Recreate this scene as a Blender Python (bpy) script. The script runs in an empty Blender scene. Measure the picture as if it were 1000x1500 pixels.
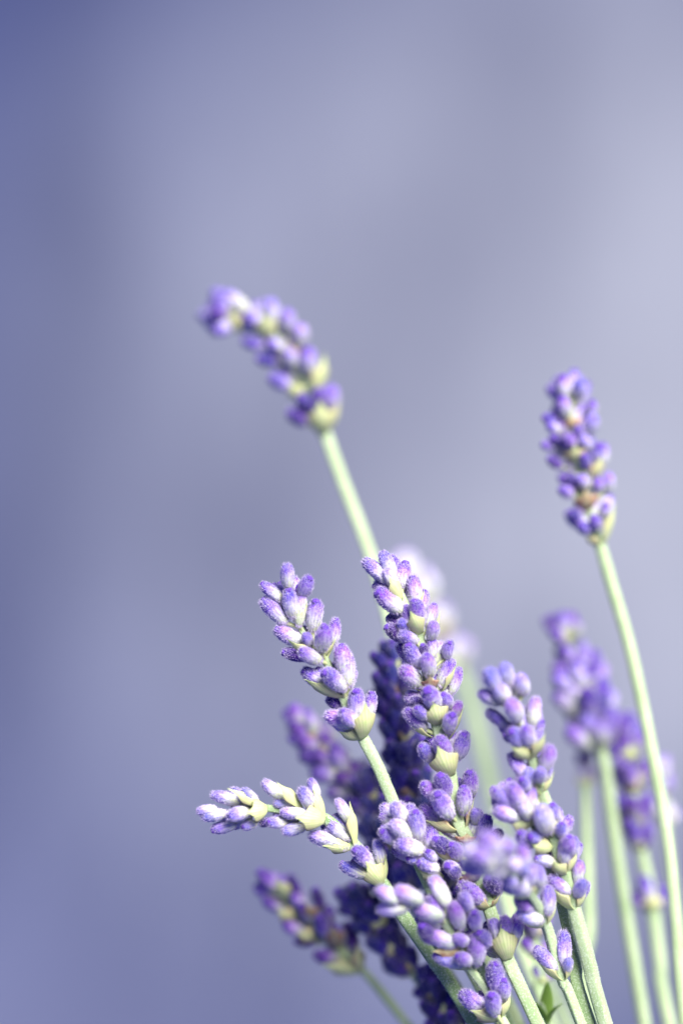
import bpy, bmesh, math, random
from mathutils import Vector, Matrix

# ------------------------------------------------------------------ camera
SC = bpy.context.scene
COL = SC.collection
LENS = 100.0
S = 0.00011                       # metres per photo pixel in the plane of focus
D = S * 1500 * LENS / 36.0        # camera to plane of focus
cam = bpy.data.objects.new('camera', bpy.data.cameras.new('camera'))
COL.objects.link(cam)
cam.location = (0, -D, 0)
cam.rotation_euler = (math.radians(90), 0, 0)
cam.data.sensor_fit = 'VERTICAL'
cam.data.sensor_height = 36
cam.data.sensor_width = 24
cam.data.lens = LENS
cam.data.clip_start = 0.01
cam.data.clip_end = 20
cam.data.dof.use_dof = True
cam.data.dof.focus_distance = D
cam.data.dof.aperture_fstop = 3.2
SC.camera = cam

# ------------------------------------------------------------------ light
world = bpy.data.worlds.new('World')
SC.world = world
world.use_nodes = True
wb = world.node_tree.nodes['Background']
wb.inputs[0].default_value = (0.29, 0.375, 1.0, 1)
wb.inputs[1].default_value = 0.53

def area(name, loc, target, sx, sy, power, col):
    l = bpy.data.lights.new(name, 'AREA')
    l.shape = 'RECTANGLE'; l.size = sx; l.size_y = sy
    l.energy = power; l.color = col; l.spread = math.radians(50)
    o = bpy.data.objects.new(name, l); COL.objects.link(o)
    o.location = loc
    o.rotation_euler = (Vector(target) - Vector(loc)).to_track_quat('-Z', 'Y').to_euler()
    return o
area('window_light', (0.20, -0.38, 0.29), (0.03, 0.02, -0.07), 0.34, 0.34, 1.82, (1.0, 0.965, 0.86))
sl = bpy.data.lights.new('added_wall_spot', 'SPOT')  # added spot, unseen; its cone makes the backdrop's brightness falloff
sl.energy = 68; sl.color = (1.0, 0.97, 0.72); sl.spot_size = math.radians(31); sl.spot_blend = 1.0; sl.shadow_soft_size = 0.06
so = bpy.data.objects.new('added_wall_spot', sl); COL.objects.link(so)
so.location = (0.70, -0.30, 0.10)
so.rotation_euler = (Vector((0.155, 0.90, 0.055)) - so.location).to_track_quat('-Z', 'Y').to_euler()

SC.view_settings.view_transform = 'Standard'
SC.view_settings.look = 'None'
SC.view_settings.exposure = 0.0
SC.view_settings.gamma = 1.0
SC.view_settings.use_curve_mapping = False

R = random.Random(7)

# ------------------------------------------------------------------ materials
def nt(name):
    m = bpy.data.materials.new(name); m.use_nodes = True
    t = m.node_tree; t.nodes.clear()
    return m, t, t.nodes, t.links

def ramp(n, stops):
    r = n.new('ShaderNodeValToRGB')
    e = r.color_ramp.elements
    while len(e) > 1: e.remove(e[-1])
    e[0].position = stops[0][0]; e[0].color = (*stops[0][1], 1)
    for p, c in stops[1:]:
        k = e.new(p); k.color = (*c, 1)
    return r

def mixrgb(n, l, fac, a, b, mode='MIX'):
    m = n.new('ShaderNodeMix'); m.data_type = 'RGBA'; m.blend_type = mode
    for s, v in ((0, fac), (6, a), (7, b)):
        if isinstance(v, (int, float)): m.inputs[s].default_value = v
        elif isinstance(v, tuple): m.inputs[s].default_value = (*v, 1)
        else: l.new(v, m.inputs[s])
    return m.outputs[2]

def math_n(n, l, op, a, b=None, c=None, clamp=False):
    m = n.new('ShaderNodeMath'); m.operation = op; m.use_clamp = clamp
    for i, v in enumerate((a, b, c)):
        if v is None: continue
        if isinstance(v, (int, float)): m.inputs[i].default_value = v
        else: l.new(v, m.inputs[i])
    return m.outputs[0]

def finish(n, l, col, trans, rough=0.75, sheen=0.0, bump=None, sss=0.0):
    p = n.new('ShaderNodeBsdfPrincipled')
    l.new(col, p.inputs['Base Color'])
    p.inputs['Roughness'].default_value = rough
    p.inputs['Specular IOR Level'].default_value = 0.25
    p.inputs['Sheen Weight'].default_value = sheen
    p.inputs['Sheen Roughness'].default_value = 0.5
    if bump is not None: l.new(bump, p.inputs['Normal'])
    out = n.new('ShaderNodeOutputMaterial')
    if trans > 0:
        t = n.new('ShaderNodeBsdfTranslucent'); l.new(col, t.inputs[0])
        mx = n.new('ShaderNodeMixShader'); mx.inputs[0].default_value = trans
        l.new(p.outputs[0], mx.inputs[1]); l.new(t.outputs[0], mx.inputs[2])
        l.new(mx.outputs[0], out.inputs[0])
    else:
        l.new(p.outputs[0], out.inputs[0])

def mat_bud():
    m, t, n, l = nt('lavender_calyx')
    tc = n.new('ShaderNodeTexCoord'); oi = n.new('ShaderNodeObjectInfo')
    sep = n.new('ShaderNodeSeparateXYZ'); l.new(tc.outputs['Object'], sep.inputs[0])
    oc = n.new('ShaderNodeSeparateColor'); l.new(oi.outputs['Color'], oc.inputs[0])
    off = n.new('ShaderNodeVectorMath'); off.operation = 'ADD'
    l.new(tc.outputs['Object'], off.inputs[0])
    cr = n.new('ShaderNodeCombineXYZ')
    l.new(math_n(n, l, 'MULTIPLY', oi.outputs['Random'], 37.0), cr.inputs[0])
    l.new(cr.outputs[0], off.inputs[1])
    n1 = n.new('ShaderNodeTexNoise'); n1.inputs['Scale'].default_value = 3.6; n1.inputs['Detail'].default_value = 5; n1.inputs['Roughness'].default_value = 0.65
    l.new(off.outputs[0], n1.inputs['Vector'])
    n2 = n.new('ShaderNodeTexNoise'); n2.inputs['Scale'].default_value = 22; n2.inputs['Detail'].default_value = 2
    l.new(off.outputs[0], n2.inputs['Vector'])
    z = math_n(n, l, 'ADD', sep.outputs[2], math_n(n, l, 'MULTIPLY_ADD', n1.outputs[0], 1.0, -0.5))
    z = math_n(n, l, 'SUBTRACT', z, math_n(n, l, 'MULTIPLY_ADD', oc.outputs[0], 0.9, -0.45))
    r = ramp(n, [(0.05, (0.62, 0.69, 0.42)), (0.25, (0.60, 0.62, 0.58)), (0.44, (0.52, 0.47, 0.67)),
                 (0.58, (0.37, 0.265, 0.64)), (0.75, (0.19, 0.075, 0.56)), (1.0, (0.055, 0.010, 0.30))])
    l.new(z, r.inputs[0])
    hs = n.new('ShaderNodeHueSaturation')
    l.new(r.outputs[0], hs.inputs['Color'])
    l.new(math_n(n, l, 'MULTIPLY_ADD', oc.outputs[1], 0.075, 0.4625), hs.inputs['Hue'])
    l.new(math_n(n, l, 'MULTIPLY_ADD', oc.outputs[2], 1.3, 0.35), hs.inputs['Value'])  # val also carries the shade painted into the dark back sprigs
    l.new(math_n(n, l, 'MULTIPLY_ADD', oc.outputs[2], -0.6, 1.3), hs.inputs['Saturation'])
    at = math_n(n, l, 'ARCTAN2', sep.outputs[1], sep.outputs[0])
    vein = math_n(n, l, 'POWER', math_n(n, l, 'MULTIPLY_ADD', math_n(n, l, 'SINE', math_n(n, l, 'MULTIPLY', at, 13.0)), 0.5, 0.5), 2.0)
    vein = math_n(n, l, 'MULTIPLY', vein, math_n(n, l, 'MULTIPLY_ADD', n1.outputs[0], 1.1, -0.12), clamp=True)
    veined = mixrgb(n, l, vein, hs.outputs[0], mixrgb(n, l, 1.0, hs.outputs[0], (0.42, 0.34, 0.72), 'MULTIPLY'))
    sp = n.new('ShaderNodeMapRange'); l.new(n2.outputs[0], sp.inputs[0])
    sp.inputs[1].default_value = 0.50; sp.inputs[2].default_value = 0.68
    sp.inputs[3].default_value = 0.0; sp.inputs[4].default_value = 0.5
    col = mixrgb(n, l, math_n(n, l, 'MULTIPLY', sp.outputs[0], math_n(n, l, 'MULTIPLY_ADD', oc.outputs[2], 1.6, 0.15), clamp=True), veined, (0.66, 0.64, 0.78))
    b = n.new('ShaderNodeBump'); b.inputs['Strength'].default_value = 0.5; b.inputs['Distance'].default_value = 0.0002
    l.new(n2.outputs[0], b.inputs['Height'])
    finish(n, l, col, 0.22, 0.8, 0.35, b.outputs[0])
    return m

def mat_hair(name, c):
    m, t, n, l = nt(name)
    rgb = n.new('ShaderNodeRGB'); rgb.outputs[0].default_value = (*c, 1)
    finish(n, l, rgb.outputs[0], 0.5, 0.6)
    return m

def mat_corolla():
    m, t, n, l = nt('lavender_corolla')
    tc = n.new('ShaderNodeTexCoord'); oi = n.new('ShaderNodeObjectInfo')
    n1 = n.new('ShaderNodeTexNoise'); n1.inputs['Scale'].default_value = 18
    l.new(tc.outputs['Object'], n1.inputs['Vector'])
    r = ramp(n, [(0.35, (0.03, 0.008, 0.20)), (0.62, (0.13, 0.04, 0.44)), (0.8, (0.36, 0.25, 0.66))])
    l.new(n1.outputs[0], r.inputs[0])
    finish(n, l, r.outputs[0], 0.15, 0.7, 0.3)
    return m

def mat_bract():
    m, t, n, l = nt('lavender_bract')
    tc = n.new('ShaderNodeTexCoord'); oi = n.new('ShaderNodeObjectInfo')
    sep = n.new('ShaderNodeSeparateXYZ'); l.new(tc.outputs['Object'], sep.inputs[0])
    oc = n.new('ShaderNodeSeparateColor'); l.new(oi.outputs['Color'], oc.inputs[0])
    # veins fan out from the base
    fan = math_n(n, l, 'DIVIDE', sep.outputs[0], math_n(n, l, 'ADD', sep.outputs[2], 0.25))
    v = math_n(n, l, 'SINE', math_n(n, l, 'MULTIPLY', fan, 46.0))
    v = math_n(n, l, 'MULTIPLY_ADD', v, 0.5, 0.5)
    v = math_n(n, l, 'POWER', v, 4.0)
    n1 = n.new('ShaderNodeTexNoise'); n1.inputs['Scale'].default_value = 5; n1.inputs['Detail'].default_value = 4
    l.new(tc.outputs['Object'], n1.inputs['Vector'])
    base = ramp(n, [(0.3, (0.62, 0.73, 0.32)), (0.6, (0.80, 0.84, 0.50))]); l.new(n1.outputs[0], base.inputs[0])
    c1 = mixrgb(n, l, math_n(n, l, 'MULTIPLY', v, 0.6), base.outputs[0], (0.44, 0.55, 0.22))
    edge = math_n(n, l, 'MULTIPLY', math_n(n, l, 'ABSOLUTE', sep.outputs[0]), 1.7)
    edge = math_n(n, l, 'ADD', edge, math_n(n, l, 'MULTIPLY_ADD', n1.outputs[0], 1.0, -0.5))
    br = math_n(n, l, 'MULTIPLY', oc.outputs[0], math_n(n, l, 'ADD', edge, oc.outputs[1]), clamp=True)
    brc = ramp(n, [(0.35, (0.62, 0.42, 0.30)), (0.6, (0.40, 0.22, 0.14))]); l.new(n1.outputs[0], brc.inputs[0])
    c2 = mixrgb(n, l, br, c1, brc.outputs[0])
    b = n.new('ShaderNodeBump'); b.inputs['Strength'].default_value = 0.3; b.inputs['Distance'].default_value = 0.0001
    l.new(v, b.inputs['Height'])
    finish(n, l, c2, 0.35, 0.6, 0.1, b.outputs[0])
    return m

def mat_stem():
    m, t, n, l = nt('lavender_stem')
    tc = n.new('ShaderNodeTexCoord'); oi = n.new('ShaderNodeObjectInfo')
    oc = n.new('ShaderNodeSeparateColor'); l.new(oi.outputs['Color'], oc.inputs[0])
    n1 = n.new('ShaderNodeTexNoise'); n1.inputs['Scale'].default_value = 3800; n1.inputs['Detail'].default_value = 2
    l.new(tc.outputs['Object'], n1.inputs['Vector'])
    n2 = n.new('ShaderNodeTexNoise'); n2.inputs['Scale'].default_value = 160; n2.inputs['Detail'].default_value = 3
    l.new(tc.outputs['Object'], n2.inputs['Vector'])
    g = ramp(n, [(0.3, (0.29, 0.40, 0.20)), (0.7, (0.42, 0.52, 0.31))]); l.new(n2.outputs[0], g.inputs[0])
    dk = ramp(n, [(0.3, (0.13, 0.24, 0.09)), (0.7, (0.20, 0.31, 0.13))]); l.new(n2.outputs[0], dk.inputs[0])
    c = mixrgb(n, l, oc.outputs[0], g.outputs[0], dk.outputs[0])
    sp = n.new('ShaderNodeMapRange'); l.new(n1.outputs[0], sp.inputs[0])
    sp.inputs[1].default_value = 0.5; sp.inputs[2].default_value = 0.75
    sp.inputs[3].default_value = 0.0; sp.inputs[4].default_value = 0.6
    c = mixrgb(n, l, sp.outputs[0], c, (0.66, 0.72, 0.62))
    b = n.new('ShaderNodeBump'); b.inputs['Strength'].default_value = 0.5; b.inputs['Distance'].default_value = 0.0001
    l.new(n1.outputs[0], b.inputs['Height'])
    finish(n, l, c, 0.12, 0.7, 0.2, b.outputs[0])
    return m

M_BUD = mat_bud(); M_COR = mat_corolla(); M_BRACT = mat_bract(); M_STEM = mat_stem()
M_HAIR = mat_hair('lavender_hair', (0.62, 0.54, 0.78))
M_SHAIR = mat_hair('stem_hair', (0.72, 0.78, 0.66))

def mat_wall():
    m, t, n, l = nt('weathered_plaster')
    tc = n.new('ShaderNodeTexCoord')
    mp = n.new('ShaderNodeMapping'); mp.inputs['Scale'].default_value = (7.0, 7.0, 2.6)
    mp.inputs['Location'].default_value = (2.3, 1.2, 0.1)
    l.new(tc.outputs['Object'], mp.inputs[0])
    n1 = n.new('ShaderNodeTexNoise'); n1.inputs['Scale'].default_value = 2.0; n1.inputs['Detail'].default_value = 4
    n1.inputs['Roughness'].default_value = 0.6
    l.new(mp.outputs[0], n1.inputs['Vector'])
    n2 = n.new('ShaderNodeTexNoise'); n2.inputs['Scale'].default_value = 60; n2.inputs['Detail'].default_value = 4
    l.new(tc.outputs['Object'], n2.inputs['Vector'])
    r = ramp(n, [(0.34, (0.34, 0.35, 0.455)), (0.66, (0.60, 0.61, 0.705))]); l.new(n1.outputs[0], r.inputs[0])
    c = mixrgb(n, l, 0.2, r.outputs[0], n2.outputs[0], 'MULTIPLY')
    b = n.new('ShaderNodeBump'); b.inputs['Strength'].default_value = 0.3; b.inputs['Distance'].default_value = 0.002
    l.new(n2.outputs[0], b.inputs['Height'])
    finish(n, l, c, 0, 0.9, 0, b.outputs[0])
    return m

# ------------------------------------------------------------------ backdrop
def backdrop():
    bm = bmesh.new()
    nx, nz, W, H = 60, 60, 4.0, 4.0
    rr = random.Random(3)
    g = [[bm.verts.new(((i / nx - .5) * W, 0.004 * rr.random(), (k / nz - .5) * H)) for i in range(nx + 1)] for k in range(nz + 1)]
    for k in range(nz):
        for i in range(nx):
            bm.faces.new((g[k][i], g[k][i + 1], g[k + 1][i + 1], g[k + 1][i])).smooth = True
    # thickness behind
    ret = bmesh.ops.extrude_face_region(bm, geom=bm.faces[:])
    for v in ret['geom']:
        if isinstance(v, bmesh.types.BMVert): v.co.y += 0.08
    bmesh.ops.recalc_face_normals(bm, faces=bm.faces[:])
    me = bpy.data.meshes.new('backdrop'); bm.to_mesh(me); bm.free()
    me.materials.append(mat_wall())
    o = bpy.data.objects.new('backdrop', me); COL.objects.link(o)
    o.location = (0, 0.9, 0)
    o['kind'] = 'structure'
    o['label'] = 'mottled grey lilac plaster wall far out of focus behind the lavender'
backdrop()

# ------------------------------------------------------------------ shared meshes
def bud_mesh(seed, hairs=900):
    rr = random.Random(seed)
    bm = bmesh.new()
    NS, prof = 26, [(0, .14), (.04, .22), (.12, .32), (.24, .40), (.36, .435), (.48, .455), (.60, .455), (.72, .435), (.82, .395), (.90, .335), (.96, .255), (1.0, .14)]
    bend = rr.uniform(-.10, .10); ph = rr.random() * 6.28; belly = rr.uniform(.0, .08)
    ang0 = rr.random() * 6.28
    lob = rr.choice((4, 5))
    rings = []
    for z, r in prof:
        ring = []
        for i in range(NS):
            a = 2 * math.pi * i / NS
            rib = 1 + (.065 if i % 2 else -.045) * min(1, z * 3) * (1 if z < .95 else .4)
            rib *= 1 + .05 * math.sin(3 * a + ph) + rr.uniform(-.018, .018)
            rad = r * rib * (1 + belly * math.sin(a + ang0))
            zz = z + (.035 * math.cos(lob * a + ph) if z > .85 else 0) * (1 if z < .99 else .3)
            x = rad * math.cos(a) + bend * z * z
            y = rad * math.sin(a) + bend * .5 * math.sin(z * 3)
            ring.append(bm.verts.new((x, y, zz)))
        rings.append(ring)
    for k in range(len(rings) - 1):
        for i in range(NS):
            bm.faces.new((rings[k][i], rings[k][(i + 1) % NS], rings[k + 1][(i + 1) % NS], rings[k + 1][i])).smooth = True
    bm.faces.new(rings[-1]).smooth = True
    bm.faces.new(rings[0][::-1])
    bm.normal_update()
    body = [f for f in bm.faces]
    for _ in range(hairs):
        f = rr.choice(body)
        c = f.calc_center_median(); nrm = f.normal.copy()
        if len(f.verts) == 4:
            u, v = rr.random(), rr.random()
            p = [q.co for q in f.verts]
            c = (p[0] * (1 - u) + p[1] * u) * (1 - v) + (p[3] * (1 - u) + p[2] * u) * v
        d = (nrm + Vector((rr.uniform(-.6, .6), rr.uniform(-.6, .6), rr.uniform(-.2, .7)))).normalized()
        L = rr.uniform(.05, .15)
        s = d.cross(Vector((rr.uniform(-1, 1), rr.uniform(-1, 1), rr.uniform(-1, 1)))).normalized() * .013
        fa = bm.faces.new((bm.verts.new(c + s), bm.verts.new(c - s), bm.verts.new(c + d * L)))
        fa.material_index = 1
    me = bpy.data.meshes.new('bud'); bm.to_mesh(me); bm.free()
    me.materials.append(M_BUD); me.materials.append(M_HAIR)
    return me
BUDS = [bud_mesh(100 + i) for i in range(9)]
BUDS_LO = [bud_mesh(200 + i, 120) for i in range(5)]

def corolla_mesh(seed):
    rr = random.Random(seed); bm = bmesh.new()
    NS = 12; rings = []
    for z, r in ((-.10, .14), (.0, .24), (.07, .27), (.13, .22), (.17, .12), (.16, .03)):
        rings.append([bm.verts.new((r * (1 + .16 * math.cos(4 * a)) * math.cos(a), r * (1 + .16 * math.cos(4 * a)) * math.sin(a), z + rr.uniform(-.012, .012)))
                      for a in [2 * math.pi * i / NS for i in range(NS)]])
    for k in range(len(rings) - 1):
        for i in range(NS):
            bm.faces.new((rings[k][i], rings[k][(i + 1) % NS], rings[k + 1][(i + 1) % NS], rings[k + 1][i])).smooth = True
    bm.faces.new(rings[-1]); bm.faces.new(rings[0][::-1])
    me = bpy.data.meshes.new('corolla'); bm.to_mesh(me); bm.free(); me.materials.append(M_COR)
    return me
COROLLAS = [corolla_mesh(i) for i in range(4)]

def bract_mesh(seed):
    rr = random.Random(seed); bm = bmesh.new()
    NU, NV = 10, 12
    acc = rr.uniform(.50, .60)
    def hw(v):
        pts = [(0, .13), (.14, .22), (.32, .35), (.48, .47), (acc + .03, .50), (acc + .08, .43), (.74, .22), (.83, .10), (.92, .04), (1, .008)]
        for (a, x), (b, y) in zip(pts, pts[1:]):
            if v <= b: return x + (y - x) * (v - a) / (b - a)
        return 0
    g = []
    for k in range(NV + 1):
        v = k / NV; row = []
        for i in range(NU + 1):
            u = i / NU * 2 - 1
            x = hw(v) * u
            y = .22 * math.sin(min(1, v * 1.1) * math.pi) - 1.15 * x * x + .007 * math.sin(u * 14) * (v < .9) + (.12 * (v - .8) if v > .8 else 0)
            z = v - .10 * abs(u) * (v - .3) * (1 if .3 < v < .8 else 0) + rr.uniform(-.008, .008)
            row.append(bm.verts.new((x, y, z)))
        g.append(row)
    for k in range(NV):
        for i in range(NU):
            bm.faces.new((g[k][i], g[k][i + 1], g[k + 1][i + 1], g[k + 1][i])).smooth = True
    bm.normal_update()
    bmesh.ops.solidify(bm, geom=bm.faces[:], thickness=.018)
    me = bpy.data.meshes.new('bract'); bm.to_mesh(me); bm.free(); me.materials.append(M_BRACT)
    return me
BRACTS = [bract_mesh(40 + i) for i in range(5)]

def pedicel_mesh():
    bm = bmesh.new(); NS = 8; rings = []
    for z, r in ((0, .5), (.3, .46), (.7, .5), (1, .62)):
        rings.append([bm.verts.new((r * math.cos(2 * math.pi * i / NS), r * math.sin(2 * math.pi * i / NS), z)) for i in range(NS)])
    for k in range(3):
        for i in range(NS):
            bm.faces.new((rings[k][i], rings[k][(i + 1) % NS], rings[k + 1][(i + 1) % NS], rings[k + 1][i])).smooth = True
    bm.faces.new(rings[-1]); bm.faces.new(rings[0][::-1])
    me = bpy.data.meshes.new('pedicel'); bm.to_mesh(me); bm.free(); me.materials.append(M_BRACT)
    return me
PEDICEL = pedicel_mesh()

# ------------------------------------------------------------------ placing: photo pixels + depth (pixels away from the plane of focus) -> metres
def P(px, py, d):
    y = d * S; k = (D + y) / D * S
    return Vector(((px - 500) * k, y, (750 - py) * k))
def K(d): return S * (D + d * S) / D

def frame(z, out):
    z = z.normalized(); y = (out - z * out.dot(z))
    if y.length < 1e-6: y = z.orthogonal()
    y.normalize(); x = y.cross(z)
    return Matrix((x, y, z)).transposed()

def catmull(pts, step=7.0):
    P4 = [pts[0] * 2 - pts[1]] + pts + [pts[-1] * 2 - pts[-2]]
    out = []
    for a, b, c, d in zip(P4, P4[1:], P4[2:], P4[3:]):
        n = max(2, int((c - b).length / step))
        for i in range(n):
            t = i / n
            out.append(.5 * ((2 * b) + (c - a) * t + (2 * a - 5 * b + 4 * c - d) * t * t + (3 * b - a - 3 * c + d) * t ** 3))
    out.append(pts[-1])
    return out

class Sprig:
    def __init__(s, label, path, r_tip, r_base, hero=True, green=0.0, hold=None, val=.5, hue=.5):
        s.hero = hero; s.val = val; s.hue = hue
        pts = [Vector(p) for p in path]
        if hold is not None:
            ox, od = hold
            last = pts[-1]
            pts.append(Vector((1035 + ox, 1990, 60 + od)))
            pts.append(Vector((1085 + ox * 1.5, 2280, 70 + od * 1.6)))
        s.curve = catmull(pts)
        s.world = [P(*c) for c in s.curve]
        s.acc = [0]
        for a, b in zip(s.curve, s.curve[1:]): s.acc.append(s.acc[-1] + (b - a).length)
        s.root = bpy.data.objects.new('lavender_sprig', None); COL.objects.link(s.root)
        s.root.empty_display_size = .01
        s.root.location = s.world[-1]
        s.root['label'] = label; s.root['category'] = 'lavender'; s.root['group'] = 'sprigs of the lavender bunch'
        s.r_tip, s.r_base = (r_tip, r_base * .93) if hero else (r_tip * .9, r_base * .80)
        s.stem(green)
    def rad(s, i):
        t = min(1, s.acc[i] / 260.0)
        return s.r_tip + (s.r_base - s.r_tip) * t
    def part(s, name, me, mat, parent=None):
        o = bpy.data.objects.new(name, me); COL.objects.link(o)
        o.parent = parent or s.root
        if parent is None:
            mat = Matrix.Translation(-s.root.location) @ mat
        o.matrix_basis = mat
        return o
    def stem(s, green):
        bm = bmesh.new(); NS = 20; rings = []
        up = Vector((0, -1, 0)); N = len(s.world); rr = random.Random(N)
        roll = rr.random() * 1.5
        for i, c in enumerate(s.world):
            tan = (s.world[min(N - 1, i + 1)] - s.world[max(0, i - 1)]).normalized()
            F = frame(tan, up); r = s.rad(i) * K(s.curve[i].z)
            if i == 0: r *= .4
            ring = []
            for k in range(NS):
                a = 2 * math.pi * k / NS
                q = 1 + .10 * math.cos(4 * (a - roll)) + .035 * math.cos(8 * (a - roll)) + rr.uniform(-.015, .015)
                ring.append(bm.verts.new(c - s.root.location + F @ Vector((math.cos(a) * r * q, math.sin(a) * r * q, 0))))
            rings.append(ring)
        for k in range(N - 1):
            for i in range(NS):
                bm.faces.new((rings[k][i], rings[k][(i + 1) % NS], rings[k + 1][(i + 1) % NS], rings[k + 1][i])).smooth = True
        bm.faces.new(rings[-1]); bm.faces.new(rings[0][::-1])
        bmesh.ops.recalc_face_normals(bm, faces=bm.faces[:])
        if s.hero:
            bm.normal_update()
            body = [f for f in bm.faces if len(f.verts) == 4]
            for _ in range(5000):
                f = rr.choice(body)
                if f.calc_center_median().z + s.root.location.z < -0.095: continue
                p = [q.co for q in f.verts]; u, v = rr.random(), rr.random()
                c = (p[0] * (1 - u) + p[1] * u) * (1 - v) + (p[3] * (1 - u) + p[2] * u) * v
                d = (f.normal + Vector((rr.uniform(-.7, .7), rr.uniform(-.7, .7), rr.uniform(-.7, .7)))).normalized()
                sd = d.orthogonal().normalized() * S * .28
                fa = bm.faces.new((bm.verts.new(c + sd), bm.verts.new(c - sd), bm.verts.new(c + d * S * rr.uniform(1.2, 3.0))))
                fa.material_index = 1
        me = bpy.data.meshes.new('stem'); bm.to_mesh(me); bm.free()
        me.materials.append(M_STEM); me.materials.append(M_SHAIR)
        o = s.part('stem', me, Matrix.Translation(s.root.location))
        o.color = (green, 0, 0, 1)
    def near(s, x, y):
        i = min(range(len(s.curve)), key=lambda k: (s.curve[k].x - x) ** 2 + (s.curve[k].y - y) ** 2)
        return i
    def dep(s, x, y): return s.curve[s.near(x, y)].z
    # a bud between two points given in px+depth
    def put_bud(s, b, t, w, pale=.5, hue=None, val=None, tip=None):
        wb, wt = P(*b), P(*t)
        L = (wt - wb).length
        F = frame(wt - wb, Vector((R.uniform(-1, 1), R.uniform(-1, 1), R.uniform(-1, 1))))
        k = w * K(b[2])
        me = R.choice(BUDS if s.hero else BUDS_LO)
        o = s.part('bud', me, Matrix.Translation(wb) @ F.to_4x4() @ Matrix.Diagonal((k, k, L, 1)))
        pale = min(1, max(0, pale + R.uniform(-.13, .13)))
        hue = (s.hue if hue is None else hue) + R.uniform(-.16, .16)
        val = (s.val if val is None else val) + R.uniform(-.10, .10)
        o.color = (pale, min(1, max(0, hue)), min(1, max(0, val)), 1)
        if tip if tip is not None else R.random() < .75:
            sc = R.uniform(.75, 1.05)
            s.part('corolla', R.choice(COROLLAS), Matrix.Translation((0, 0, .93)) @ Matrix.Rotation(R.random() * 6, 4, 'Z') @ Matrix.Diagonal((sc, sc, sc * .8, 1)), o)
        # short stalk to the stem
        i = s.near(b[0], b[1]); j = i
        while j < len(s.curve) - 1 and s.acc[j] - s.acc[i] < 9: j += 1
        a = s.world[j]
        if (wb - a).length > 2 * S:
            v = wb + (wt - wb) * .06 - a
            kk = min(.24 * w, 6) * K(b[2])
            q = s.part('pedicel', PEDICEL, Matrix.Translation(a) @ frame(v, Vector((.3, -1, .2))).to_4x4() @ Matrix.Diagonal((kk, kk, v.length, 1)))
            q.color = (0, 0, 0, 1)
        return o
    def put_bract(s, b, t, w, out, brown=0.0, full=0.0):
        wb, wt = P(*b), P(*t)
        F = frame(wt - wb, out)
        k = w * K(b[2]); L = (wt - wb).length
        o = s.part('bract', R.choice(BRACTS), Matrix.Translation(wb) @ F.to_4x4() @ Matrix.Diagonal((k, k * .85, L, 1)))
        o.color = (brown, full, 0, 1)
        return o
    # buds read off an enlarged view: Z = (ox, oy, scale)
    def buds(s, Z, rows, ratio=1.85):
        ox, oy, sc = Z
        for row in rows:
            bx, by, tx, ty, w = row[:5]; fl = row[5] if len(row) > 5 else ''
            bx, by, tx, ty, w = ox + bx / sc, oy + by / sc, ox + tx / sc, oy + ty / sc, w / sc
            l = math.hypot(tx - bx, ty - by); Lc = ratio * w
            dz = .8 * math.sqrt(max(0, Lc * Lc - l * l))
            i = s.near(bx, by); d0 = s.curve[i].z
            lat = math.hypot(s.curve[i].x - bx, s.curve[i].y - by)
            off = max(2, 11 - lat * .5)
            sign = -1
            if 'b' in fl: sign = .6; off = -off
            if 'f' in fl: dz *= .2
            if 'F' in fl: off += 9
            b = (bx, by, d0 - off); t = (tx, ty, d0 - off + sign * dz)
            pale = .57; hue = None; val = None; tip = None
            if 'p' in fl: pale = .68; tip = False
            if 'P' in fl: pale = .9; tip = False
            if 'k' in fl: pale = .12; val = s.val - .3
            if 'l' in fl: hue = s.hue - .3
            if 'm' in fl: hue = s.hue + .3
            if 'v' in fl: pale = .3
            s.put_bud(b, t, w, pale, hue, val, tip)
    def bracts(s, Z, rows):
        ox, oy, sc = Z
        for row in rows:
            bx, by, tx, ty, w, phi = row[:6]; fl = row[6] if len(row) > 6 else ''
            bx, by, tx, ty, w = ox + bx / sc, oy + by / sc, ox + tx / sc, oy + ty / sc, w / sc
            a = math.radians(phi)
            out = Vector((math.sin(a), -math.cos(a), 0))
            d0 = s.dep(bx, by); l = math.hypot(tx - bx, ty - by)
            front = math.cos(a)
            fwd = 11 + (14 if 'F' in fl else 0)
            b = (bx, by, d0 - 9 * front); t = (tx, ty, d0 - 9 * front - front * (.36 * l + fwd))
            w *= 1.12
            s.put_bract(b, t, w, out, .9 if 'n' in fl else .5, .65 if 'N' in fl else (.1 if 'n' in fl else -.15))
    # whorl generated round the stem; a0..a1 = range of angles (0 = towards camera, 180 = away)
    def whorl(s, x, y, size=1.0, n=8, a0=0, a1=360, bract=True, spread=.62, pale=.5):
        i = s.near(x, y); c = s.curve[i]
        j = max(0, i - 4); kx = min(len(s.curve) - 1, i + 4)
        up = (s.curve[j] - s.curve[kx]).normalized()
        e1 = Vector((0, 0, -1)); e1 = (e1 - up * e1.dot(up)).normalized(); e2 = up.cross(e1)
        ph = R.random() * 40
        for k in range(n):
            a = math.radians(a0 + (a1 - a0) * (k + .5) / n + R.uniform(-12, 12) + (ph if a1 - a0 >= 360 else 0))
            rad = e1 * math.cos(a) + e2 * math.sin(a)
            layer = k % 2
            dr = (up * (1 + .25 * layer) + rad * (spread + R.uniform(-.14, .14)) * (1.35 - .6 * layer)).normalized()
            w = 24 * size * R.uniform(.85, 1.1); L = w * R.uniform(1.55, 1.9)
            b = c + rad * 6 * size + up * (7 * layer + R.uniform(-3, 5)) * size
            s.put_bud(tuple(b), tuple(b + dr * L), w, pale + R.uniform(-.15, .2) + (.3 if R.random() < .2 else 0), None, s.val + R.uniform(-.2, .2) * (s.val > .2))
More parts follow.
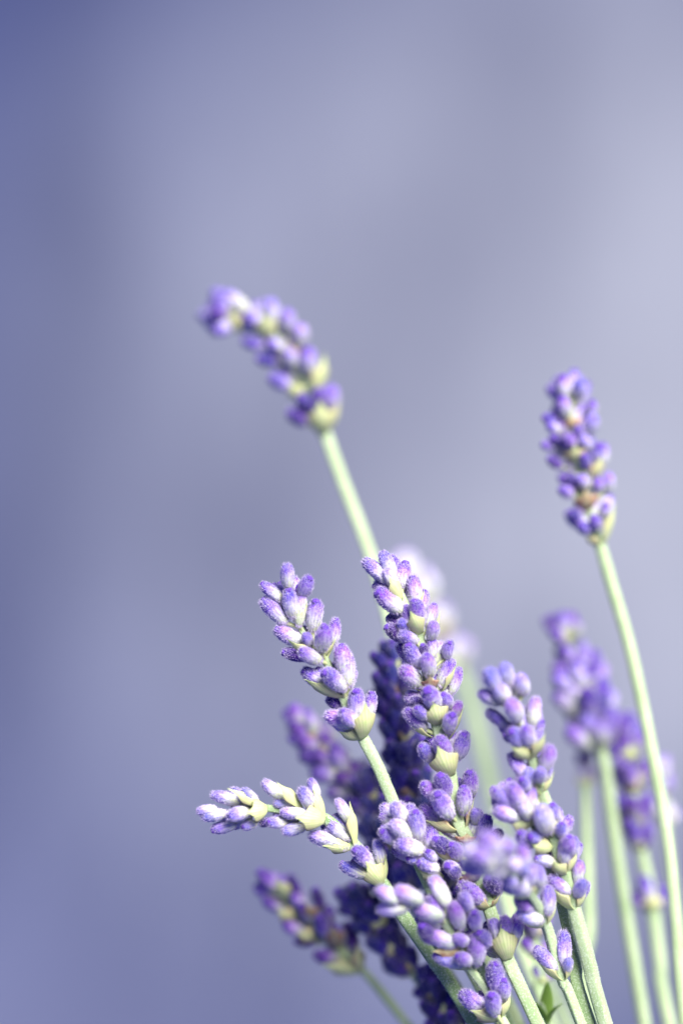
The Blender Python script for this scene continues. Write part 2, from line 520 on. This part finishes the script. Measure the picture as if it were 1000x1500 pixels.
        if bract:
            for q in ((0, 180) if a1 - a0 >= 360 else (180,)):
                a = math.radians(q + ph + R.uniform(-30, 30))
                rad = e1 * math.cos(a) + e2 * math.sin(a)
                b = c - up * 5 * size + rad * 3
                t = b + (up * .8 + rad * .62).normalized() * 34 * size
                out = P(*(b + rad * 5)) - P(*b)
                s.put_bract(tuple(b), tuple(t), 34 * size, out, R.choice((.3, .5, .95, 1)), R.choice((-.15, .1, .5)))
    def back(s, Z, nodes, size=1.0, n=4):
        for x, y in nodes:
            s.whorl(Z[0] + x / Z[2], Z[1] + y / Z[2], size, n + 2, 92, 268)

exec_order = []
ZA = (370, 800, 4.762); ZB = (520, 800, 5); ZC = (680, 960, 5); ZD = (280, 1120, 3.3333)
ZE = (540, 1060, 5); ZF = (660, 1200, 4.1667); ZM = (360, 1250, 3.3333); ZI = (520, 1250, 4.1667)
ZN = (290, 400, 3.3333); ZO = (760, 530, 5); ZP = (780, 860, 4.545)

# ---- A: upright spike left of the crowded one
A = Sprig('open gappy violet spike on bare pale stem, just left of the longest crowded spike',
          [(424, 862, 0), (428, 895, 0), (445, 927, 0), (474, 962, 0), (502, 1020, 0), (531, 1080, 2), (552, 1120, 6), (580, 1185, 14), (625, 1290, 32), (700, 1440, 62), (760, 1540, 68)],
          3.5, 9.5, green=.12, hold=(-42, 20))
A.buds(ZA, [(250, 300, 240, 125, 105), (345, 345, 398, 222, 108), (205, 380, 65, 262, 92), (280, 500, 250, 305, 112, 'l'),
            (235, 540, 72, 372, 118), (322, 560, 352, 335, 92, 'P'), (415, 595, 440, 383, 122),
            (355, 680, 160, 580, 118, 'm'), (395, 700, 375, 612, 82, 'pl'), (470, 730, 505, 565, 125, 'F'), (560, 690, 583, 508, 92),
            (400, 775, 212, 742, 98, 'k'), (475, 800, 335, 728, 112, 'F'),
            (570, 1000, 352, 872, 118), (640, 1000, 495, 880, 125, 'F'), (640, 920, 618, 690, 135, 'm'), (672, 980, 662, 755, 122, 'F'),
            (645, 1130, 520, 1068, 95, 'kb'), (725, 1265, 512, 1165, 125, 'm'), (745, 1250, 620, 1150, 112, 'F'), (735, 1220, 722, 1010, 125), (812, 1200, 828, 1022, 95)])
A.bracts(ZA, [(480, 790, 582, 640, 80, 70), (620, 1055, 360, 925, 130, -55), (630, 1050, 692, 900, 100, 55), (765, 1345, 785, 1085, 175, 25, 'F'),
              (755, 1345, 600, 1290, 130, -60), (330, 580, 380, 380, 70, 60), (465, 800, 230, 640, 90, -50)])
A.back(ZA, [(300, 440), (450, 740), (610, 1010), (750, 1290)], .95)

# ---- B: long crowded centre spike
B = Sprig('longest and most crowded violet spike, in the middle of the bunch on a thick stem',
          [(567, 838, 10), (588, 872, 6), (612, 925, 0), (628, 1000, 0), (640, 1060, 0), (658, 1130, 0), (668, 1195, 4), (690, 1240, 4), (703, 1290, 2), (715, 1328, 0), (742, 1402, 0), (787, 1500, 6)],
          4, 11.5, green=.15, hold=(-20, 6))
B.buds(ZB, [(245, 265, 72, 98, 112), (275, 235, 203, 42, 108, 'l'), (300, 330, 225, 170, 100, 'P'), (355, 480, 160, 335, 142), (465, 440, 415, 222, 112, 'm'),
            (475, 580, 428, 398, 125), (405, 590, 362, 428, 88, 'v'), (375, 620, 325, 548, 95, 'pl'),
            (335, 600, 238, 515, 88, 'kb'), (345, 690, 226, 590, 105, 'k'), (450, 700, 325, 645, 105), (530, 600, 580, 428, 92, 'm'), (550, 690, 572, 555, 100, 'p'),
            (490, 890, 385, 722, 122), (505, 810, 490, 722, 74, 'k'), (565, 820, 550, 662, 82), (670, 820, 692, 705, 92), (545, 960, 522, 790, 115, 'F'),
            (480, 1015, 340, 905, 135, 'm'), (615, 1030, 712, 835, 115), (705, 1080, 765, 895, 86, 'm'),
            (605, 1180, 525, 1055, 142, 'F'), (505, 1170, 415, 1115, 86, 'k'), (530, 1255, 445, 1185, 105, 'Fl'), (670, 1190, 645, 1085, 115),
            (715, 1270, 757, 1140, 86, 'm'), (680, 1355, 712, 1235, 115, 'F'), (510, 1345, 380, 1195, 125), (600, 900, 640, 740, 80, 'b'), (430, 860, 350, 780, 80, 'bk')])
B.bracts(ZB, [(480, 640, 400, 470, 130, -5, 'F'), (555, 700, 622, 470, 90, 65), (340, 390, 240, 210, 95, 20), (470, 470, 505, 290, 60, 80), (550, 1050, 545, 945, 120, 0, 'nNF'),
              (610, 1305, 565, 1135, 185, 3, 'F'), (560, 1400, 378, 1285, 100, -70), (690, 1410, 795, 1170, 95, 70), (470, 1060, 330, 950, 90, -70), (640, 1060, 740, 860, 90, 60)])
B.buds(ZE, [(450, 260, 378, 165, 115, 'l'), (575, 240, 510, 105, 135), (640, 260, 695, 82, 125), (470, 190, 410, 130, 90, 'kb'),
            (570, 520, 520, 378, 135, 'v'), (500, 540, 392, 445, 115, 'm'), (600, 680, 498, 515, 150, 'F'), (690, 660, 692, 462, 118, 'F'), (755, 520, 732, 355, 122, 'm'),
            (550, 760, 385, 605, 118, 'm'), (780, 740, 770, 625, 86), (825, 820, 872, 685, 115, 'v'), (580, 950, 485, 845, 125, 'k'), (655, 980, 600, 885, 115, 'v'),
            (660, 1090, 570, 1040, 110), (640, 1130, 600, 1060, 100, 'k'), (880, 900, 960, 780, 100, 'kb')])
B.bracts(ZE, [(600, 385, 500, 160, 205, -4, 'F'), (640, 790, 415, 705, 130, -55, 'n'), (690, 800, 770, 540, 90, 70, 'n'), (700, 870, 720, 800, 150, 10, 'nN'),
              (660, 1010, 465, 925, 110, -60, 'n'), (780, 1150, 720, 1040, 190, 0, 'nNF')])
B.buds(ZF, [(200, 505, 82, 402, 112, 'v'), (290, 440, 225, 355, 115, 'k'), (150, 470, 60, 380, 90, 'k'), (300, 765, 245, 610, 90, 'F'), (345, 700, 325, 605, 90, 'F'), (395, 735, 405, 585, 92, 'mF'),
            (275, 775, 150, 690, 76), (330, 780, 300, 660, 80)])
B.bracts(ZF, [(230, 545, 120, 495, 100, -40, 'n'), (235, 545, 300, 455, 70, 60, 'n'), (345, 862, 305, 640, 158, 4), (250, 545, 210, 440, 100, 170)])
B.back(ZB, [(330, 330), (450, 560), (545, 900), (600, 1180)], 1.0, 5)
B.back(ZE, [(600, 270), (640, 640), (720, 840)], 1.0, 5); B.back(ZF, [(230, 500), (340, 800)], 1.0, 3)

# ---- C: spike on the right side of the bunch, tip leaning to the camera
C = Sprig('pale violet spike with zigzag open whorls on thick grooved stem, right of the crowded spike',
          [(732, 990, -85), (745, 1020, -80), (760, 1060, -72), (778, 1108, -62), (790, 1150, -55), (800, 1180, -48), (815, 1235, -40), (828, 1280, -30), (840, 1330, -20), (862, 1410, -8), (886, 1500, 2)],
          4, 11, green=.22, hold=(0, -22), val=.62, hue=.42)
C.buds(ZC, [(260, 250, 180, 115, 145, 'pl'), (310, 215, 300, 75, 125, 'pl'), (310, 335, 245, 200, 125, 'pl'), (440, 280, 420, 145, 115, 'p'), (250, 355, 118, 268, 105), (395, 470, 335, 325, 135, 'pm'),
            (315, 515, 172, 400, 96, 'k'), (505, 520, 522, 310, 115, 'pm'), (540, 575, 572, 482, 66), (430, 670, 340, 555, 125, 'l'), (490, 665, 440, 535, 130), (520, 680, 560, 560, 90, 'p'), (350, 630, 292, 580, 66, 'k'),
            (450, 900, 335, 722, 108, 'v'), (575, 850, 625, 662, 125, 'pm'), (560, 920, 548, 835, 95, 'Fl'), (490, 945, 468, 845, 105, 'pl'), (470, 985, 415, 905, 95, 'F'),
            (610, 1290, 565, 1120, 155, 'plF'), (680, 1210, 640, 1092, 96), (715, 1330, 712, 1232, 95, 'l'), (745, 1465, 765, 1330, 125, 'm'), (600, 1380, 420, 1340, 110, 'l'), (480, 1400, 400, 1300, 110)])
C.bracts(ZC, [(485, 755, 340, 665, 130, -35), (490, 755, 590, 560, 120, 40, 'F'), (560, 1025, 655, 850, 100, 65), (555, 1025, 430, 880, 110, -60), (640, 1420, 480, 1380, 130, -30), (650, 1330, 660, 1180, 110, 40)])
C.buds(ZF, [(690, 275, 702, 115, 96), (755, 225, 752, 115, 76, 'l'), (640, 275, 515, 238, 78, 'l'), (725, 455, 595, 352, 88, 'v'), (765, 385, 782, 255, 76, 'm'), (765, 475, 802, 375, 86, 'l'), (560, 90, 480, 110, 90, 'l')])
C.bracts(ZF, [(700, 340, 775, 180, 95, 60), (695, 340, 620, 250, 100, -30), (745, 555, 612, 410, 120, -55), (755, 555, 826, 420, 100, 65)])
C.back(ZC, [(340, 330), (450, 620), (540, 960), (660, 1330)], .9, 4); C.back(ZF, [(700, 300), (748, 510)], .85, 3)

# ---- D: spike lying almost level, pointing left
Dd = Sprig('pale spike bent over almost level, its stem the darkest green of the bunch',
           [(298, 1188, 0), (330, 1190, 0), (392, 1184, 0), (440, 1192, 0), (478, 1200, 0), (520, 1240, 2), (558, 1292, 8), (588, 1338, 14), (632, 1402, 24), (695, 1500, 36)],
           3, 11.5, green=.75, hold=(-55, 0), val=.60, hue=.40)
Dd.buds(ZD, [(240, 190, 100, 148, 66, 'p'), (125, 215, 28, 225, 54), (175, 235, 50, 248, 66, 'pl'), (220, 290, 104, 322, 64), (285, 230, 180, 248, 76, 'p'), (320, 180, 255, 126, 64, 'pl'), (320, 285, 250, 305, 52, 'l'),
             (460, 165, 350, 88, 68, 'p'), (510, 195, 405, 188, 56, 'pl'), (560, 235, 440, 235, 62, 'F'), (610, 215, 530, 125, 78, 'pl'), (618, 165, 582, 72, 56), (470, 280, 375, 282, 60, 'l'), (555, 305, 445, 328, 66, 'pl'), (420, 270, 335, 288, 48, 'kb'),
             (775, 285, 718, 168, 62), (775, 365, 675, 285, 66, 'pl'), (760, 405, 582, 338, 80, 'p'), (700, 320, 640, 300, 50, 'kb'),
             (880, 490, 795, 415, 84, 'v'), (860, 550, 732, 485, 70, 'l'), (932, 500, 900, 370, 66, 'pl')])
Dd.bracts(ZD, [tuple(v * .88 if q == 4 else v for q, v in enumerate(r)) for r in [(370, 215, 175, 115, 62, 30), (372, 216, 268, 236, 118, 0, 'F'), (540, 215, 415, 85, 75, 40), (655, 268, 505, 258, 130, 5, 'F'), (650, 262, 590, 110, 90, 60),
               (800, 400, 772, 180, 80, 45), (790, 405, 640, 395, 90, -60), (932, 588, 850, 470, 125, 10, 'F'), (935, 585, 948, 440, 80, 60)]])
Dd.back(ZD, [(300, 210), (530, 230), (760, 350), (900, 540)], .8, 4)

# ---- H: short whitish tip inside the bunch
H = Sprig('short woolly spike tip of greyish lilac buds, against the shaded heart of the bunch',
          [(582, 1200, -8), (600, 1225, -6), (625, 1255, 0), (640, 1285, 8), (665, 1340, 30), (705, 1420, 52), (745, 1500, 70)], 4, 9, green=.5, hold=(-35, 35), val=.55, hue=.45)
H.buds(ZE, [(290, 720, 182, 592, 115, 'p'), (310, 850, 175, 712, 135, 'P'), (365, 840, 340, 645, 135), (215, 860, 92, 788, 105), (400, 930, 210, 865, 130, 'pF'), (360, 1000, 285, 985, 86, 'l'),
            (510, 1080, 362, 1018, 118), (480, 1000, 430, 935, 90), (320, 740, 300, 610, 90, 'kb')])
H.bracts(ZE, [(540, 1130, 350, 1060, 130, -30), (420, 960, 260, 950, 100, -60)])
H.back(ZE, [(300, 790), (430, 990)], .95, 5)

# ---- I: front spike lying to the left in front of the green stem
I = Sprig('spike with soft whitish lilac tip buds leaning across the darkest green stem',
          [(578, 1312, -100), (615, 1328, -85), (645, 1345, -62), (672, 1385, -40), (686, 1416, -22), (712, 1450, -8), (734, 1490, -2), (750, 1520, 0)], 4, 7.5, green=.05, hold=(-12, -12), val=.6, hue=.55)
I.buds(ZI, [(255, 300, 140, 212, 92, 'pm'), (405, 300, 250, 212, 112, 'pm'), (320, 330, 138, 350, 96, 'p'), (530, 390, 368, 328, 108, 'pm'), (565, 320, 468, 145, 100, 'p'), (650, 455, 590, 308, 108, 'm'),
            (705, 355, 652, 252, 92), (745, 465, 724, 362, 92), (475, 540, 404, 440, 106, 'k'), (615, 555, 455, 490, 106, 'm'), (690, 545, 602, 516, 84), (655, 675, 488, 618, 105, 'l'), (700, 665, 620, 628, 86, 'F'),
            (738, 675, 742, 495, 122, 'm'), (810, 560, 755, 485, 92, 'v'), (800, 970, 642, 855, 115, 'v'), (855, 980, 828, 865, 105, 'F'), (875, 850, 850, 672, 118, 'v'), (905, 895, 905, 775, 88)])
I.bracts(ZI, [(690, 705, 490, 640, 110, -60), (695, 705, 785, 560, 90, 60), (640, 590, 470, 600, 90, -40, 'nN'), (885, 1010, 700, 955, 130, -40, 'n'), (890, 1005, 945, 850, 100, 60)])
I.back(ZI, [(560, 400), (690, 640), (880, 960)], .85, 3)

# ---- J: tip between the centre spike and the right spike
J = Sprig('lilac bud cluster tucked between the longest crowded spike and the zigzag pale spike',
          [(748, 1165, -62), (772, 1192, -52), (790, 1230, -38), (806, 1280, -12), (822, 1325, 10), (842, 1410, 16), (864, 1500, 20)], 4, 9.5, green=.5, hold=(12, -2), val=.6)
J.buds(ZC, [(360, 1090, 218, 992, 118, 'v'), (440, 1120, 335, 952, 145, 'p'), (420, 1185, 222, 1128, 140, 'pm'), (480, 1130, 500, 960, 100, 'p'), (470, 1190, 430, 1080, 110, 'P')])
J.bracts(ZC, [(510, 1225, 300, 1215, 140, -50), (515, 1225, 540, 1040, 100, 50)])
J.back(ZC, [(420, 1100), (520, 1210)], .95, 4)

# ---- K: spike whose tip points at the camera
Kk = Sprig('spike with blurred tip pushed out in front of the bunch, two spaced whorls below',
           [(712, 1246, -260), (735, 1265, -205), (757, 1288, -140), (776, 1310, -85), (799, 1354, -28), (823, 1436, -4), (850, 1500, 2)], 3.5, 8.5, green=.15, hold=(-6, -34), val=.66, hue=.5)
Kk.buds(ZF, [(260, 270, 85, 180, 150, 'P'), (280, 210, 185, 100, 130, 'p'), (300, 290, 75, 290, 140, 'p'), (350, 300, 215, 305, 130, 'pm'), (340, 250, 250, 205, 130, 'P'), (320, 210, 355, 150, 105, 'P'), (375, 280, 400, 265, 105, 'P'), (200, 250, 170, 215, 120, 'p'),
             (455, 290, 430, 165, 92, 'm'), (545, 410, 525, 285, 92, 'pl'), (465, 440, 362, 360, 125), (450, 330, 450, 290, 80, 'pl'), (400, 400, 330, 350, 90, 'l'),
             (490, 560, 405, 475, 88, 'km'), (555, 620, 422, 568, 100, 'pl'), (590, 580, 592, 412, 96), (635, 920, 518, 782, 98, 'v'), (692, 890, 690, 682, 98, 'v'), (708, 935, 715, 855, 66, 'pl')])
Kk.bracts(ZF, [(480, 475, 550, 350, 90, 60), (475, 475, 380, 430, 100, -30), (578, 655, 645, 490, 90, 65), (570, 655, 425, 620, 90, -60), (680, 990, 535, 875, 90, -60), (690, 990, 745, 860, 80, 65)])
Kk.back(ZF, [(440, 420)], .9, 3)

# ---- N: tall spike nodding to the left, behind
N = Sprig('tallest sprig, its soft spike nodding over above all the others on long bare stem',
          [(318, 462, 330), (350, 466, 325), (390, 480, 320), (425, 530, 315), (460, 580, 310), (476, 632, 305), (500, 700, 300), (545, 820, 285), (575, 930, 260), (610, 1100, 220), (690, 1350, 170), (760, 1500, 130)],
          4, 11.5, hero=False, hold=(-30, 50), val=.62, hue=.45)
N.buds(ZN, [(250, 190, 125, 85, 72, 'p'), (150, 200, 50, 190, 72, 'k'), (170, 240, 85, 285, 72), (160, 160, 80, 150, 64), (375, 260, 350, 130, 88, 'pl'), (320, 240, 230, 205, 70), (330, 360, 222, 328, 66, 'k'), (410, 370, 345, 335, 70),
            (445, 290, 430, 180, 86), (495, 360, 495, 250, 88, 'p'), (385, 440, 292, 418, 70, 'k'), (450, 550, 352, 512, 80, 'v'), (545, 500, 530, 370, 100), (480, 460, 430, 380, 80, 'p'),
            (560, 680, 498, 600, 88, 'k'), (535, 735, 440, 678, 80, 'k'), (645, 680, 645, 550, 98, 'p'), (600, 660, 580, 570, 80, 'v')])
N.bracts(ZN, [(340, 330, 320, 190, 100, 0, 'F'), (460, 450, 450, 340, 100, 0, 'nN'), (570, 600, 620, 390, 100, 40), (500, 610, 450, 540, 90, -20), (610, 790, 590, 620, 130, 0, 'F'), (630, 780, 690, 610, 90, 60, 'n'), (200, 290, 170, 180, 70, 0, 'n')])
N.back(ZN, [(160, 210), (330, 270), (440, 400), (540, 540), (610, 720)], .95, 4)

# ---- O: tall spike at the right, behind
O = Sprig('upright blunt spike standing apart from the bunch on a long bare arching stem',
          [(832, 580, 215), (840, 650, 215), (850, 700, 213), (862, 750, 210), (878, 798, 205), (896, 860, 200), (922, 950, 190), (950, 1080, 175), (976, 1220, 150), (990, 1350, 130), (1003, 1500, 110)],
          4, 10.5, hero=False, hold=(28, 30), val=.6, hue=.45)
O.buds(ZO, [(325, 260, 315, 105, 112, 'm'), (430, 260, 455, 130, 112, 'pl'), (350, 400, 308, 262, 115, 'm'), (525, 400, 535, 285, 90), (505, 520, 545, 382, 115), (275, 440, 180, 402, 88, 'k'), (285, 510, 210, 465, 88), (325, 590, 235, 555, 95, 'k'),
            (285, 630, 170, 608, 86), (440, 560, 420, 475, 90), (385, 630, 345, 535, 110, 'm'), (495, 640, 482, 555, 100, 'p'), (310, 770, 212, 705, 88, 'k'), (500, 780, 468, 685, 98, 'v'), (560, 750, 582, 612, 115), (615, 750, 612, 600, 90),
            (395, 940, 365, 820, 88, 'k'), (395, 975, 300, 935, 98, 'v'), (495, 930, 440, 832, 98, 'p'), (575, 950, 570, 860, 98), (645, 950, 652, 812, 98, 'p'), (440, 1200, 375, 1090, 92, 'k'), (500, 1250, 450, 1185, 108, 'v'), (565, 1230, 540, 1135, 108), (630, 1150, 632, 1040, 90)])
O.bracts(ZO, [(610, 1345, 700, 1030, 110, 50), (590, 1345, 480, 1270, 90, -50, 'n'), (500, 1090, 480, 930, 170, 0, 'nNF'), (410, 490, 370, 390, 130, -10, 'nN'), (410, 730, 400, 610, 150, 0, 'nF'), (540, 860, 600, 690, 120, 30, 'n')])
O.back(ZO, [(370, 330), (400, 520), (430, 720), (500, 960), (560, 1190)], 1.0, 5)

# ---- M: low spike at the left, behind
Mm = Sprig('low soft spike with violet buds and peach bracts, beneath the level pale spike',
           [(385, 1285, 235), (410, 1310, 232), (450, 1345, 230), (500, 1395, 225), (528, 1418, 222), (560, 1455, 215), (600, 1506, 200), (660, 1585, 170)],
           4, 9, hero=False, hold=(-75, 70), val=.45, hue=.52)
Mm.buds(ZM, [(165, 180, 62, 88, 76, 'v'), (270, 205, 212, 105, 58, 'k'), (195, 285, 90, 228, 66), (290, 275, 225, 205, 66, 'm'), (375, 275, 338, 172, 66, 'k'), (290, 385, 190, 348, 70, 'm'), (400, 415, 355, 312, 80, 'v'),
             (450, 520, 335, 488, 74, 'v'), (545, 490, 485, 340, 72, 'k'), (340, 440, 240, 430, 56, 'k'), (330, 330, 270, 250, 70), (470, 440, 430, 350, 70), (420, 350, 400, 260, 60)])
Mm.bracts(ZM, [(200, 230, 150, 120, 90, 0, 'F'), (240, 320, 150, 280, 80, -10, 'n'), (330, 330, 290, 240, 80, 0, 'nNF'), (340, 410, 250, 390, 80, -10, 'n'), (450, 460, 420, 350, 90, 0, 'nNF'), (560, 580, 365, 540, 80, -40, ''), (560, 580, 540, 440, 80, 30, 'n')])
Mm.back(ZM, [(190, 210), (290, 300), (400, 400), (510, 500)], .85, 4)

# ---- sprigs built from whorls only
def spike(label, path, nodes, hold, val=.5, hue=.5, r=(4, 9.5), green=.1, size=1.0, n=8, pale=.5, spread=.62):
    s = Sprig(label, path, r[0], r[1], hero=False, green=green, hold=hold, val=val, hue=hue)
    for k, nd in enumerate(nodes):
        s.whorl(nd[0], nd[1], size * (nd[2] if len(nd) > 2 else 1), nd[3] if len(nd) > 3 else n, spread=spread, pale=pale)
    # tuft at the tip
    t = s.curve[0]; up = (s.curve[0] - s.curve[6]).normalized()
    for k in range(4):
        a = k * 1.57 + .4
        dr = (up + .35 * (Vector((1, 0, 0)) * math.cos(a) + Vector((0, 0, 1)) * math.sin(a))).normalized()
        w = 21 * size
        s.put_bud(tuple(t - up * 6), tuple(t - up * 6 + dr * w * 1.7), w, pale)
    return s

spike('broad soft dark violet spike beside the long arching stem, on its own straight stem',
      [(826, 925, 330), (838, 960, 330), (855, 1010, 330), (868, 1060, 328), (884, 1118, 322), (898, 1220, 310), (915, 1330, 295), (943, 1500, 270), (955, 1560, 260)],
      [(830, 935, .9, 5), (846, 985, 1.0, 6), (862, 1015, 1.2, 8), (868, 1050, 1.3, 9), (876, 1090, 1.25, 9)], (40, 110), val=.5, r=(5, 11), pale=.42, spread=.8)
spike('small single whorl with yellow green base on straight thin stem, under the broad dark spike',
      [(856, 1122, 360), (857, 1140, 360), (858, 1200, 350), (862, 1350, 320), (868, 1500, 285)],
      [(857, 1148, .75, 4)], (5, 95), val=.5, r=(7, 11), size=.75)
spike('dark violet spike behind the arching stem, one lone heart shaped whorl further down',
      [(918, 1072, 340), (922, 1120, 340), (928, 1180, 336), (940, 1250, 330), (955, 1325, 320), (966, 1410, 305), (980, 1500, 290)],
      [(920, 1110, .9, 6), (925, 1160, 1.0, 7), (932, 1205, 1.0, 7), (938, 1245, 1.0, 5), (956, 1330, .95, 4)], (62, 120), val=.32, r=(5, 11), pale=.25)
spike('faint lilac spike peeping out from behind the long arching stem',
      [(968, 1130, 420), (972, 1180, 418), (980, 1260, 405), (996, 1400, 380), (1012, 1520, 350)],
      [(970, 1165, .8, 5), (974, 1205, .8, 5)], (85, 150), val=.6, r=(4, 9), pale=.7, size=.8)
spike('soft dusky mauve spike behind the bare stem of the open gappy spike',
      [(440, 1060, 250), (460, 1085, 248), (490, 1120, 245), (520, 1150, 240), (570, 1210, 225), (650, 1330, 190), (740, 1500, 150)],
      [(455, 1085, .95, 6), (475, 1108, 1.05, 8), (500, 1135, 1.1, 8), (528, 1165, 1.05, 8)], (-60, 90), val=.45, hue=.6, pale=.55)
spike('shade-coloured indigo spike directly behind the upper part of the longest crowded spike',
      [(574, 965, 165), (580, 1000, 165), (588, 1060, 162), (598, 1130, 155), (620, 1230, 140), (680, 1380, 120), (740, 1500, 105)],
      [(577, 985, .85, 6), (580, 1020, 1.1, 8), (572, 1050, 1.15, 9), (588, 1085, 1.2, 9), (592, 1130, 1.2, 9), (600, 1170, 1.15, 9), (612, 1210, 1.1, 9)], (-25, 70), val=.05, hue=.15, pale=.15)  # low val puts the shade inside the bunch into the bud colour
spike('shade-coloured indigo spike directly behind the greyish lilac woolly tip',
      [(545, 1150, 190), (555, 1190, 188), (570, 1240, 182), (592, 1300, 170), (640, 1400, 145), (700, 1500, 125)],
      [(549, 1175, 1.0, 8), (556, 1205, 1.15, 9), (566, 1240, 1.2, 9), (580, 1275, 1.15, 9), (596, 1310, 1.1, 9)], (-48, 85), val=.05, hue=.12, pale=.12)  # shade behind the woolly tip painted in as a very low val
spike('shade-coloured indigo spike low down, between the darkest green stem and the low soft spike',
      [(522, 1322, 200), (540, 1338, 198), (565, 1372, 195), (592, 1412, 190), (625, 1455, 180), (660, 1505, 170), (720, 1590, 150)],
      [(534, 1335, .95, 7), (556, 1360, 1.0, 8), (580, 1395, 1.05, 8), (602, 1425, .95, 8)], (-66, 95), val=.05, hue=.18, pale=.15)  # buds coloured dark to stand for shade low in the bunch
spike('shade-coloured indigo spike lowest in the bunch, half hidden behind the darkest green stem',
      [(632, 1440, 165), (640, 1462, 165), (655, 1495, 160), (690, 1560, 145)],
      [(640, 1465, .9, 7), (652, 1492, 1.0, 8), (668, 1520, 1.0, 8)], (-58, 60), val=.06, hue=.2, pale=.2)  # shade behind the green stem put into val and pale
spike('shade-coloured violet spike behind the lower whorls of the longest crowded spike',
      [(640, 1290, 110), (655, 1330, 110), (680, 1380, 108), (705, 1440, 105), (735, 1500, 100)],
      [(645, 1310, 1.0, 8), (660, 1345, 1.05, 8), (684, 1385, 1.0, 7), (600, 1180, .1, 1)], (-30, 52), val=.06, hue=.2, pale=.2)  # shade behind the lower whorls painted into these buds
spike('very soft cream and pale pink spike glimpsed behind the longest crowded spike',
      [(596, 838, 620), (618, 868, 620), (650, 930, 610), (680, 1000, 600), (700, 1070, 590), (730, 1200, 560), (780, 1400, 500), (830, 1500, 440)],
      [(604, 850, .8, 5), (622, 885, 1.0, 6), (645, 930, 1.0, 6), (668, 980, 1.0, 6)], (0, 160), val=.75, hue=.62, pale=.95, r=(7, 15))
spike('spike hidden low behind the thick stems, only a few violet buds showing between',
      [(778, 1342, 190), (784, 1380, 190), (792, 1440, 185), (806, 1500, 178)],
      [(780, 1372, .9, 5), (784, 1400, .7, 3), (790, 1440, .5, 2)], (-8, 78), val=.4, hue=.55, pale=.4, r=(6, 10), green=.3)

spike('sprig with pale yellow green stem between the thick stems, its spike hidden behind them',
      [(722, 1245, 330), (735, 1300, 330), (760, 1380, 320), (795, 1470, 305), (812, 1520, 295)],
      [(724, 1262, .8, 5), (732, 1295, .85, 6)], (-14, 125), val=.45, r=(6, 13), green=.0)
spike('slender bare stem just behind the darkest green stem, its spike hidden by violet buds',
      [(668, 1290, 130), (675, 1320, 130), (690, 1380, 128), (712, 1440, 122), (738, 1510, 115)],
      [(670, 1305, .7, 5), (678, 1335, .75, 5)], (-24, 64), val=.25, r=(5, 9), green=.35)

def bare(label, path, hold, r=9, green=.3):
    return Sprig(label, path, r * .8, r, hero=False, green=green, hold=hold)

def leaf_sprig():
    s = bare('short sprig with small fresh green narrow leaves low between the stems',
             [(792, 1468, 90), (800, 1500, 90), (820, 1560, 85)], (-2, 30), 6, .3)
    bm = bmesh.new(); g = []
    for k in range(13):
        v = k / 12; w = .16 * math.sin(math.pi * min(1, .08 + v * .92)) ** .7
        g.append([bm.verts.new((w * u, .35 * v * v - .25 * abs(u) * w, v)) for u in (-1, -.5, 0, .5, 1)])
    for a, b in zip(g, g[1:]):
        for i in range(4): bm.faces.new((a[i], a[i + 1], b[i + 1], b[i])).smooth = True
    bm.normal_update(); bmesh.ops.solidify(bm, geom=bm.faces[:], thickness=.02)
    me = bpy.data.meshes.new('leaf'); bm.to_mesh(me); bm.free()
    m, t, n, l = nt('lavender_leaf'); rgb = n.new('ShaderNodeRGB'); rgb.outputs[0].default_value = (.24, .40, .08, 1)
    finish(n, l, rgb.outputs[0], .3, .6); me.materials.append(m)
    for (tx, ty, dd) in ((786, 1455, -10), (812, 1462, -14), (800, 1440, 16)):
        a, b = P(800, 1500, 88), P(tx, ty, 90 + dd)
        L = (b - a).length
        s.part('leaf', me, Matrix.Translation(a) @ frame(b - a, Vector(((tx - 800) * .1, -1, 0))).to_4x4() @ Matrix.Diagonal((L, L, L, 1)))
leaf_sprig()
print('objects', len(bpy.data.objects), 'tris', sum(len(m.polygons) * 2 for m in bpy.data.meshes))
